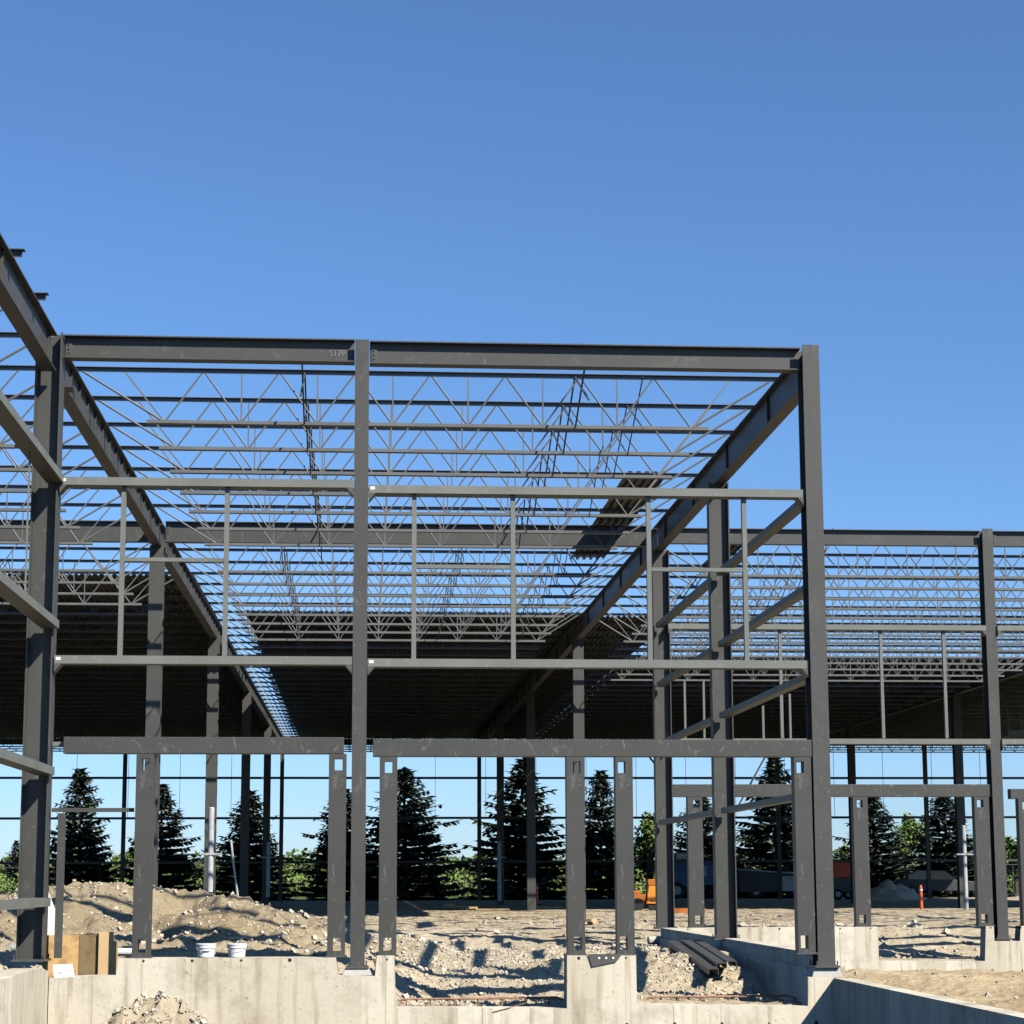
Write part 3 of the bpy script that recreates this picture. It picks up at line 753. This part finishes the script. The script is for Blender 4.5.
# leaning pole left
o = MB().tube([at(238, 897, 46), at(234, 868, 46), at(231, 840, 46)], .05, 6).build('leaning_pole', M['pale_pipe']); tag(o, 'thin pale pole leaning beside the dirt heap at left', 'pole')

def marker(px, y0, y1, Y, label):
    a = at(px, y1, Y); h = at(px, y0, Y).z-a.z; r = empty('marker_post', (a.x, Y, a.z)); tag(r, label, 'marker post', 'orange marker posts')
    lathe(MB(), [(.05, .04), (.062, .06), (.055, h*.9), (.03, h)], 12).build('post', M['cone'], r)
    lathe(MB(), [(.17, 0), (.17, .03), (.1, .05)], 8).build('base', M['dark'], r)
    lathe(MB(), [(.064, h*.78), (.064, h*.85)], 12).build('reflective_band', M['white'], r)
marker(921.5, 885, 911, 69, 'bright orange marker post right of the red topped container')
marker(537, 884, 905, 84, 'faint orange marker post in shade behind the centre posts')

# orange machine
def machine(px, pyb, Y, label):
    a = at(px, pyb, Y); r = empty('compactor', (a.x, Y, H(a.x, Y)), R(-3)); tag(r, label, 'compactor')
    MB().add([(-.02,-.35,.22),(.44,-.35,.22),(.40,-.30,.85),(.08,-.30,.85),(-.02,.35,.22),(.44,.35,.22),(.40,.3,.85),(.08,.3,.85)],
             [(3,2,1,0)[::-1],(4,5,6,7)[::-1],(0,1,5,4),(1,2,6,5),(2,3,7,6),(3,0,4,7)]).build('hood', M['orange'], r, fixn=True, bevel=.02)
    MB().box((.05, -.32, .852), (.44, .3, 1.06)).build('cowl', M['deep_orange'], r, bevel=.02)
    MB().box((-.5, -.25, .25), (-.03, .25, .55)).box((-.45, -.2, .55), (-.2, .2, .68)).build('engine', M['deep_orange'], r, bevel=.02)
    MB().box((.1, -.352, .30), (.40, -.345, .34)).build('decal', M['ink'], r)
    for x in (-.3, .25):
        o = lathe(MB(), [(.2, -.3), (.22, -.28), (.22, .28), (.2, .3)], 18).build('drum', M['dark'], r, (x, 0, .2)); o.rotation_euler = (R(90), 0, 0)
    MB().tube([(-.45, -.2, .5), (-.75, -.2, 1.0), (-.75, .2, 1.0), (-.45, .2, .5)], .035, 6).build('handle', M['dark'], r)
machine(646, 908, 70, 'orange walk-behind compactor on the far floor, right of the centre posts')
for k, (px, py, L, rz, lab) in enumerate(((457, 908, 1.1, .5, 'pale board scrap lying left of the centre drain pipe'), (488, 911, 1.5, -.2, 'second board scrap, right beside the centre drain pipe foot'), (545, 909, 1.3, .15, 'board scrap by the orange marker in shade'), (590, 925, .7, .9, 'short board scrap between the two close posts'))):
    q = hit(px, py, .03); o = MB().box((-L/2, -.07, 0), (L/2, .07, .05)).box((-L/2+.1, -.2, .052), (-L/2+.35, .25, .12)).build('board_scrap', M['board'], None, q, rz)
    tag(o, lab, 'board', 'board scraps on the far floor')
# low orange barrier
a = at(657, 913, 60)
o = MB().box((-.1, 0, 0), (.95, .05, .12)).box((-.05, .0, -.15), (0, .05, 0)).box((.85, 0, -.15), (.9, .05, 0)).build('low_barrier', M['deep_orange'], None, at(669, 913, 52)); tag(o, 'low orange barrier board lying behind the side wall', 'barrier')

# vehicles and containers in the shade beyond
def wheel(parent, x, y, r=.45, w=.28):
    o = lathe(MB(), [(r*.85, -w/2), (r, -w/2+.03), (r, w/2-.03), (r*.85, w/2)], 20).build('wheel', M['dark'], parent, (x, y, r)); o.rotation_euler = (R(90), 0, 0)
    h = lathe(MB(), [(r*.5, -w/2-.01), (r*.5, w/2+.01)], 14).build('rim', M['lightgrey'], o)
a = at(700, 898, 107.5); r = empty('blue_truck', (a.x-.3, 107.5, 0), 0); tag(r, 'blue truck with pale window panes, parked in shade behind the side columns', 'truck')
MB().box((0, -1.1, .7), (1.7, 1.1, 2.0)).build('box_body', M['blue'], r, bevel=.04)
MB().box((-1.9, -1.05, .7), (-.08, 1.05, 2.1)).add([(-1.5,-1.0,2.1),(-.1,-1.0,2.1),(-.1,-1.0,2.45),(-1.1,-1.0,2.45),(-1.5,1.0,2.1),(-.1,1.0,2.1),(-.1,1.0,2.45),(-1.1,1.0,2.45)],[(0,1,2,3),(7,6,5,4),(0,4,5,1),(1,5,6,2),(2,6,7,3),(3,7,4,0)]).build('cab', M['blue'], r)
for x in (.25, 1.15): MB().box((x, -1.13, 1.2), (x+.25, -1.105, 1.75)).build('window', M['lightgrey'], r)
MB().box((-1.1, -1.03, 2.12), (-.35, -1.005, 2.38)).build('side_window', M['glass'], r)
MB().box((-1.8, -.9, .45), (1.7, .9, .68)).build('chassis', M['dark'], r)
for x in (-1.1, 1.1): wheel(r, x, -.95); wheel(r, x, .95)
a = at(765, 898, 108.5); r = empty('flat_trailer', (a.x-1.6, 108.5, 0)); tag(r, 'long dark trailer with a pale sloping roof edge and a light grey cabinet', 'trailer')
MB().add([(0,-1.2,.35),(4.2,-1.2,.35),(4.2,-1.2,1.2),(0,-1.2,1.5),(0,1.2,.35),(4.2,1.2,.35),(4.2,1.2,1.2),(0,1.2,1.5)],[(0,1,2,3),(7,6,5,4),(0,4,5,1),(1,5,6,2),(2,6,7,3),(3,7,4,0)]).build('body', M['darkgrey'], r)
MB().add([(-.3,-1.3,1.53),(4.4,-1.3,1.20),(4.4,-1.3,1.27),(-.3,-1.3,1.60),(-.3,1.3,1.53),(4.4,1.3,1.20),(4.4,1.3,1.27),(-.3,1.3,1.60)],[(0,1,2,3),(7,6,5,4),(0,4,5,1),(1,5,6,2),(2,6,7,3),(3,7,4,0)]).build('roof', M['lightgrey'], r)
MB().box((2.3, -1.24, .4), (3.2, -1.205, 1.18)).build('cabinet_door', M['lightgrey'], r)
for x in (.9, 3.4): wheel(r, x, -1.0, .4); wheel(r, x, 1.0, .4)
a = at(846, 898, 100); r = empty('skip_container', (a.x-.9, 100, 0)); tag(r, 'dark grey container with a bright red upper body, beside the right front column', 'container')
MB().box((0, -.9, .4), (1.5, .9, 1.1)).build('lower_body', M['darkgrey'], r); MB().box((-.04, -.94, 1.103), (1.54, .94, 1.85)).build('upper_body', M['red'], r, bevel=.03)
MB().box((0, -.94, 1.853), (1.5, .94, 1.9)).build('rim', M['darkgrey'], r)
for x in (.3, 1.2): wheel(r, x, -.8, .28, .2); wheel(r, x, .8, .28, .2)
def car(px, Y, label, m, rz=0, s=1.0):
    a = at(px, 900, Y); r = empty('parked_car', (a.x, Y, 0), rz); tag(r, label, 'car')
    lo = [(-2.1,.35),(2.15,.35),(2.2,.7),(2.0,.85),(1.1,.95),(-1.9,1.0),(-2.15,.8)]
    MB().prism(lo, -.85, .85).build('body', M[m], r, fixn=True, bevel=.04)
    up = [(-1.7,.96),(1.1,.94),(.45,1.42),(-1.1,1.45)]
    MB().prism(up, -.74, .74).build('cabin', M['glass'], r, fixn=True)
    MB().box((-1.05, -.7, 1.452), (.42, .7, 1.48)).build('roof', M[m], r)
    for x in (-1.35, 1.35): wheel(r, x, -.78, .33, .2); wheel(r, x, .78, .33, .2)
    MB().box((2.16, -.75, .6), (2.23, -.45, .72)).box((2.16, .45, .6), (2.23, .75, .72)).build('headlight', M['lightgrey'], r)
car(936, 108.5, 'dark car parked in shade right of the orange marker post', 'darkgrey', R(-8))
a = at(890, 905, 98); mb = MB(); nu, nv = 30, 14; vs = []
for j in range(nv+1):
    for i in range(nu+1):
        u = i/nu*2-1; v = j/nv*2-1; rr_ = min(1, math.hypot(u, v))
        vs.append((u*1.9, v*1.3, max(-.05, .95*(1-rr_)**.8*(1+.5*noise.noise(Vector((u*3, v*3, 2)))) - .04)))
mb.add(vs, [(j*(nu+1)+i, j*(nu+1)+i+1, (j+1)*(nu+1)+i+1, (j+1)*(nu+1)+i) for j in range(nv) for i in range(nu)])
tag(mb.build('dirt_heap', M['rock'], None, (a.x, 98, 0), smooth=True), 'low grey dirt heap in the shade just left of the orange marker post', 'dirt heap')

# raised scissor lift at the right
YLf = 72; a = at(1003, 737, YLf); zf = a.z
r = empty('scissor_lift', (a.x+1.3, YLf, 0)); tag(r, 'raised scissor lift with a tan railed platform under the roof deck, at the right edge', 'lift')
MB().box((-1.3, -.6, zf), (1.3, .6, zf+.22)).build('platform', M['tan'], r)
g_ = MB()
for x in np.linspace(-1.28, 1.28, 6):
    for y in (-.58, .58): g_.bar((x, y, zf+.22), (x, y, zf+1.05), .045)
for z in (zf+.6, zf+1.05):
    for y in (-.58, .58): g_.bar((-1.3, y, z), (1.3, y, z), .045)
    for x in (-1.28, 1.28): g_.bar((x, -.58, z), (x, .58, z), .045)
g_.build('guard_rail', M['tan'], r)
sc = MB(); n = 4; hz = (zf-.9)/n
for i in range(n):
    for y in (-.4, .4):
        sc.bar((.1, y, .9+i*hz), (1.2, y, .9+(i+1)*hz), .08); sc.bar((.1, y+.09, .9+(i+1)*hz), (1.2, y+.09, .9+i*hz), .08)
sc.build('scissor_arms', M['darkgrey'], r)
MB().box((-.2, -.6, .3), (1.45, .6, .88)).build('chassis', M['orange'], r)
for x in (.1, 1.15): wheel(r, x, -.55, .25, .2); wheel(r, x, .55, .25, .2)

# ------------------------------------------------------------------ chain link fence beyond
fn = empty('chain_link_fence', (0, 119, 0)); tag(fn, 'grey chain link fence with a top rail, in front of the green bushes', 'fence')
fx0, fx1, fh = -21, 42, 1.85
for i in range(22):
    x = fx0+3.0*i; MB().bar((x, 0, 0), (x, 0, fh), .05, n=6).build('post', M['darkgrey'], fn)
MB().bar((fx0, 0, fh-.02), (fx1, 0, fh-.02), .045, n=6).bar((fx0, 0, .9), (fx1, 0, .9), .02, n=4).build('rail', M['darkgrey'], fn)
wm = MB(); k = fx0
while k < fx1: wm.bar((k, .03, .05), (k+1.8, .03, fh), .004, n=3); wm.bar((k+1.8, .03, .05), (k, .03, fh), .004, n=3); k += .3
wm.build('wire_mesh', M['darkgrey'], fn)

# ------------------------------------------------------------------ trees
def spruce_meshes(seed, rx=1.0):
    """unit spruce: height 1, crown radius about .24"""
    rn = random.Random(seed); m = MB()
    def leaf(p, d, L, w):
        d = d.normalized(); s = d.cross(Vector((rn.uniform(-.4, .4), rn.uniform(-.4, .4), 1))).normalized()
        m.add([p - s*w*.5, p + d*L*.5 - s*w*.6 + Vector((0, 0, -L*.06)), p + d*L, p + d*L*.5 + s*w*.6, p + s*w*.5], [(0, 1, 2, 3, 4)])
    z = .03; k = 0
    while z < .985:
        t = (z-.03)/.955
        rad = .27*rx*(1-t)**.72*rn.uniform(.78, 1.1) + .008
        nb = int(8+7*(1-t)); 
        for b in range(nb):
            a = 2*math.pi*(b+rn.random()*.9)/nb + k
            rr = rad*rn.uniform(.72, 1.12)*(1.3 if rn.random() < .13 else 1)
            droop = -.36*(1-t)+.08; zz = z+rn.uniform(-.012, .012)
            ca, sa = math.cos(a), math.sin(a); nseg = max(3, int(rr/.021))
            for s in range(nseg):
                f = (s+.6)/nseg
                if f < .2 and t < .8: continue
                hgt = zz + droop*rr*f + .40*rr*f*f*.6
                p = Vector((ca*rr*f, sa*rr*f, hgt))
                w = .030*(1-.35*f)*(.55+.6*(1-t))
                leaf(p, Vector((ca, sa, .15)), .034, w*1.25)
                for sg in (-1, 1):
                    dd = Vector((ca*.65 - sg*sa*.8, sa*.65 + sg*ca*.8, -.18))
                    leaf(p, dd, (.062*(1-f)+.024)*(.5+.6*(1-t)), w)
                    if rn.random() < .7: leaf(p+Vector((0, 0, -.006)), dd+Vector((0, 0, -.9)), .036, w)
        z += .026+.018*(1-t)+rn.uniform(0, .008); k += 1.3
    leaf(Vector((0, 0, .95)), Vector((0, .05, 1)), .05, .012)
    tr = MB(); n = 8
    lathe(tr, [(.018, 0), (.014, .2), (.009, .6), (.002, .97)], n)
    return m.mesh('crown', M['spruce']), tr.mesh('trunk', M['bark'])
SP = [spruce_meshes(s, rx) for s, rx in ((11, 1.0), (23, .92), (37, 1.12))]
def spruce(px, ytop, wpx, Y, var, label, rot):
    x = at(px, 880, Y).x; h = at(px, ytop, Y).z+.05; wd = wpx/2000*Y
    r = empty('spruce_tree', (x, Y, -.05), rot); r.rotation_euler = (R(1.6*math.sin(px)), R(1.8*math.cos(px*1.7)), rot); tag(r, label, 'spruce', 'spruces beyond the building')
    k = 1.22*wd/(.50*(1, .92, 1.12)[var])
    c = put(SP[var][0], 'crown', r, (0, 0, 0)); t = put(SP[var][1], 'trunk', r, (0, 0, 0))
    for o in (c, t): o.scale = (k, k, h)
spruce(80, 766, 66, 109, 0, 'dark spruce right of the left front column', .3)
spruce(160, 783, 66, 109, 1, 'dark spruce behind the first slotted post', 1.3)
spruce(247, 789, 72, 109, 0, 'dark spruce behind two dark columns, above the heap end', 2.1)
spruce(342, 786, 76, 109, 2, 'wide dark spruce behind the thin middle column', 4.0)
spruce(405, 766, 100, 109, 2, 'largest spruce, in the gap right of the thin middle column', .9)
spruce(520, 757, 86, 109, 1, 'loose pale topped spruce straddling two dark columns at centre', 5.0)
spruce(600, 768, 62, 109, 0, 'tall narrow spruce between the two close posts', 3.3)
spruce(700, 792, 74, 113, 2, 'dark spruce behind the blue truck', 2.7)
spruce(777, 755, 80, 112.5, 1, 'tallest spruce on the right side, in the gap before the right front column', .1)
spruce(815, 824, 38, 140, 0, 'small spruce just right of the right front column', 1.9)
spruce(876, 792, 76, 112.5, 2, 'dark spruce between the two wing posts, left side', 4.4)
spruce(950, 788, 76, 113, 0, 'dark spruce behind the wing post and drain pipe', 3.9)
spruce(15, 840, 26, 170, 1, 'tiny far spruce at the left edge', 2.2)
spruce(640, 836, 44, 140, 1, 'short dark spruce just right of the close posts', .7)

def leafcloud(seed, cx, rx, ry, rz, n, ls, lobes, m):
    rn = random.Random(seed); mb = MB()
    L = []
    for _ in range(lobes):
        a = rn.uniform(0, 6.28); q = rn.uniform(0, .75)
        L.append((Vector((math.cos(a)*rx*q, math.sin(a)*ry*q, rn.uniform(-.55, .75)*rz)), rn.uniform(.22, .42)))
    for _ in range(n):
        c, s = rn.choice(L)
        d = Vector((rn.gauss(0, 1), rn.gauss(0, 1), rn.gauss(0, 1))).normalized()*rn.uniform(.6, 1.08)
        p = Vector((c.x+d.x*rx*s, c.y+d.y*ry*s, c.z+d.z*rz*s))
        u = Vector((rn.gauss(0, 1), rn.gauss(0, 1), rn.gauss(0, 1))).normalized(); v = u.cross(Vector((rn.gauss(0, 1), rn.gauss(0, 1), 1))).normalized()
        l = ls*rn.uniform(.6, 1.3)
        mb.add([p-u*l, p+v*l*.5, p+u*l, p-v*l*.5], [(0, 1, 2, 3)])
    return mb
def broadleaf(px, ytop, wpx, Y, label, m, seed, name='leafy_tree'):
    x = at(px, 880, Y).x; h = at(px, ytop, Y).z; w = wpx/2000*Y/2
    r = empty(name, (x, Y, -.03)); tag(r, label, 'tree', 'leafy trees beyond the building')
    leafcloud(seed, 0, w, w, h*.46, 2600, .14, 16, m).build('crown', M[m], r, (0, 0, h*.56))
    t = MB(); lathe(t, [(.14, 0), (.10, h*.4), (.04, h*.8)], 7)
    rn = random.Random(seed)
    for k in range(6):
        a = k*1.1; t.bar((0, 0, h*(.3+.07*k)), (math.cos(a)*w*.6, math.sin(a)*w*.6, h*(.5+.07*k)), .06, n=5)
    t.build('trunk', M['bark'], r)
broadleaf(648, 812, 40, 116, 'bright green leafy tree above the orange compactor', 'leaf', 1)
broadleaf(748, 846, 34, 118, 'bright green small tree between the side columns', 'leaf', 2)
broadleaf(912, 816, 50, 122, 'bright green tree between the two right hand spruces', 'leaf', 3)
broadleaf(1016, 838, 56, 122, 'mid green tree at the right edge beyond the wing column', 'leaf2', 4)
broadleaf(132, 850, 40, 150, 'small green tree between the two leftmost spruces', 'leaf', 5)
broadleaf(203, 862, 34, 160, 'low green tree between second and third spruce', 'leaf2', 6)
broadleaf(845, 846, 36, 135, 'green tree behind the red topped container', 'leaf2', 7)
broadleaf(296, 855, 36, 150, 'green tree left of the wide dark spruce', 'leaf', 8)
broadleaf(470, 852, 60, 150, 'broad bright green tree in the gap left of centre', 'leaf', 9)
broadleaf(566, 858, 40, 150, 'green tree between the pale topped and narrow spruces', 'leaf', 10)

# thicket of bushes and far tree line: nobody could count them
rn = random.Random(5); mb = MB()
for i in range(190):
    x = rn.uniform(-32, 60); y = rn.uniform(126, 138); hh = rn.uniform(.8, 1.9); w = rn.uniform(1.2, 2.4)
    for _ in range(130):
        d = Vector((rn.gauss(0, 1), rn.gauss(0, 1), abs(rn.gauss(0, 1)))).normalized()*rn.uniform(.7, 1.05)
        p = Vector((x+d.x*w, y+d.y*w*.6, d.z*hh)); u = Vector((rn.gauss(0, 1), rn.gauss(0, 1), rn.gauss(0, 1))).normalized(); v = u.cross(Vector((.3, rn.gauss(0, 1), 1))).normalized()
        l = .16; mb.add([p-u*l, p+v*l*.6, p+u*l, p-v*l*.6], [(0, 1, 2, 3)])
tag(mb.build('bushes', M['leaf']), 'bright green wild bushes behind the chain link fence', 'bushes', kind='stuff')
mb = MB()
for i in range(170):
    x = rn.uniform(-60, 110); y = rn.uniform(215, 250); hh = rn.uniform(2.6, 4.6); w = rn.uniform(2.5, 5)
    for _ in range(120):
        d = Vector((rn.gauss(0, 1), rn.gauss(0, 1), abs(rn.gauss(0, 1)))).normalized()*rn.uniform(.7, 1.05)
        p = Vector((x+d.x*w, y+d.y*w*.6, d.z*hh)); u = Vector((rn.gauss(0, 1), rn.gauss(0, 1), rn.gauss(0, 1))).normalized(); v = u.cross(Vector((.3, rn.gauss(0, 1), 1))).normalized()
        l = .42; mb.add([p-u*l, p+v*l*.6, p+u*l, p-v*l*.6], [(0, 1, 2, 3)])
tag(mb.build('tree_line', M['leaf2']), 'distant green tree line along the horizon', 'trees', kind='stuff')
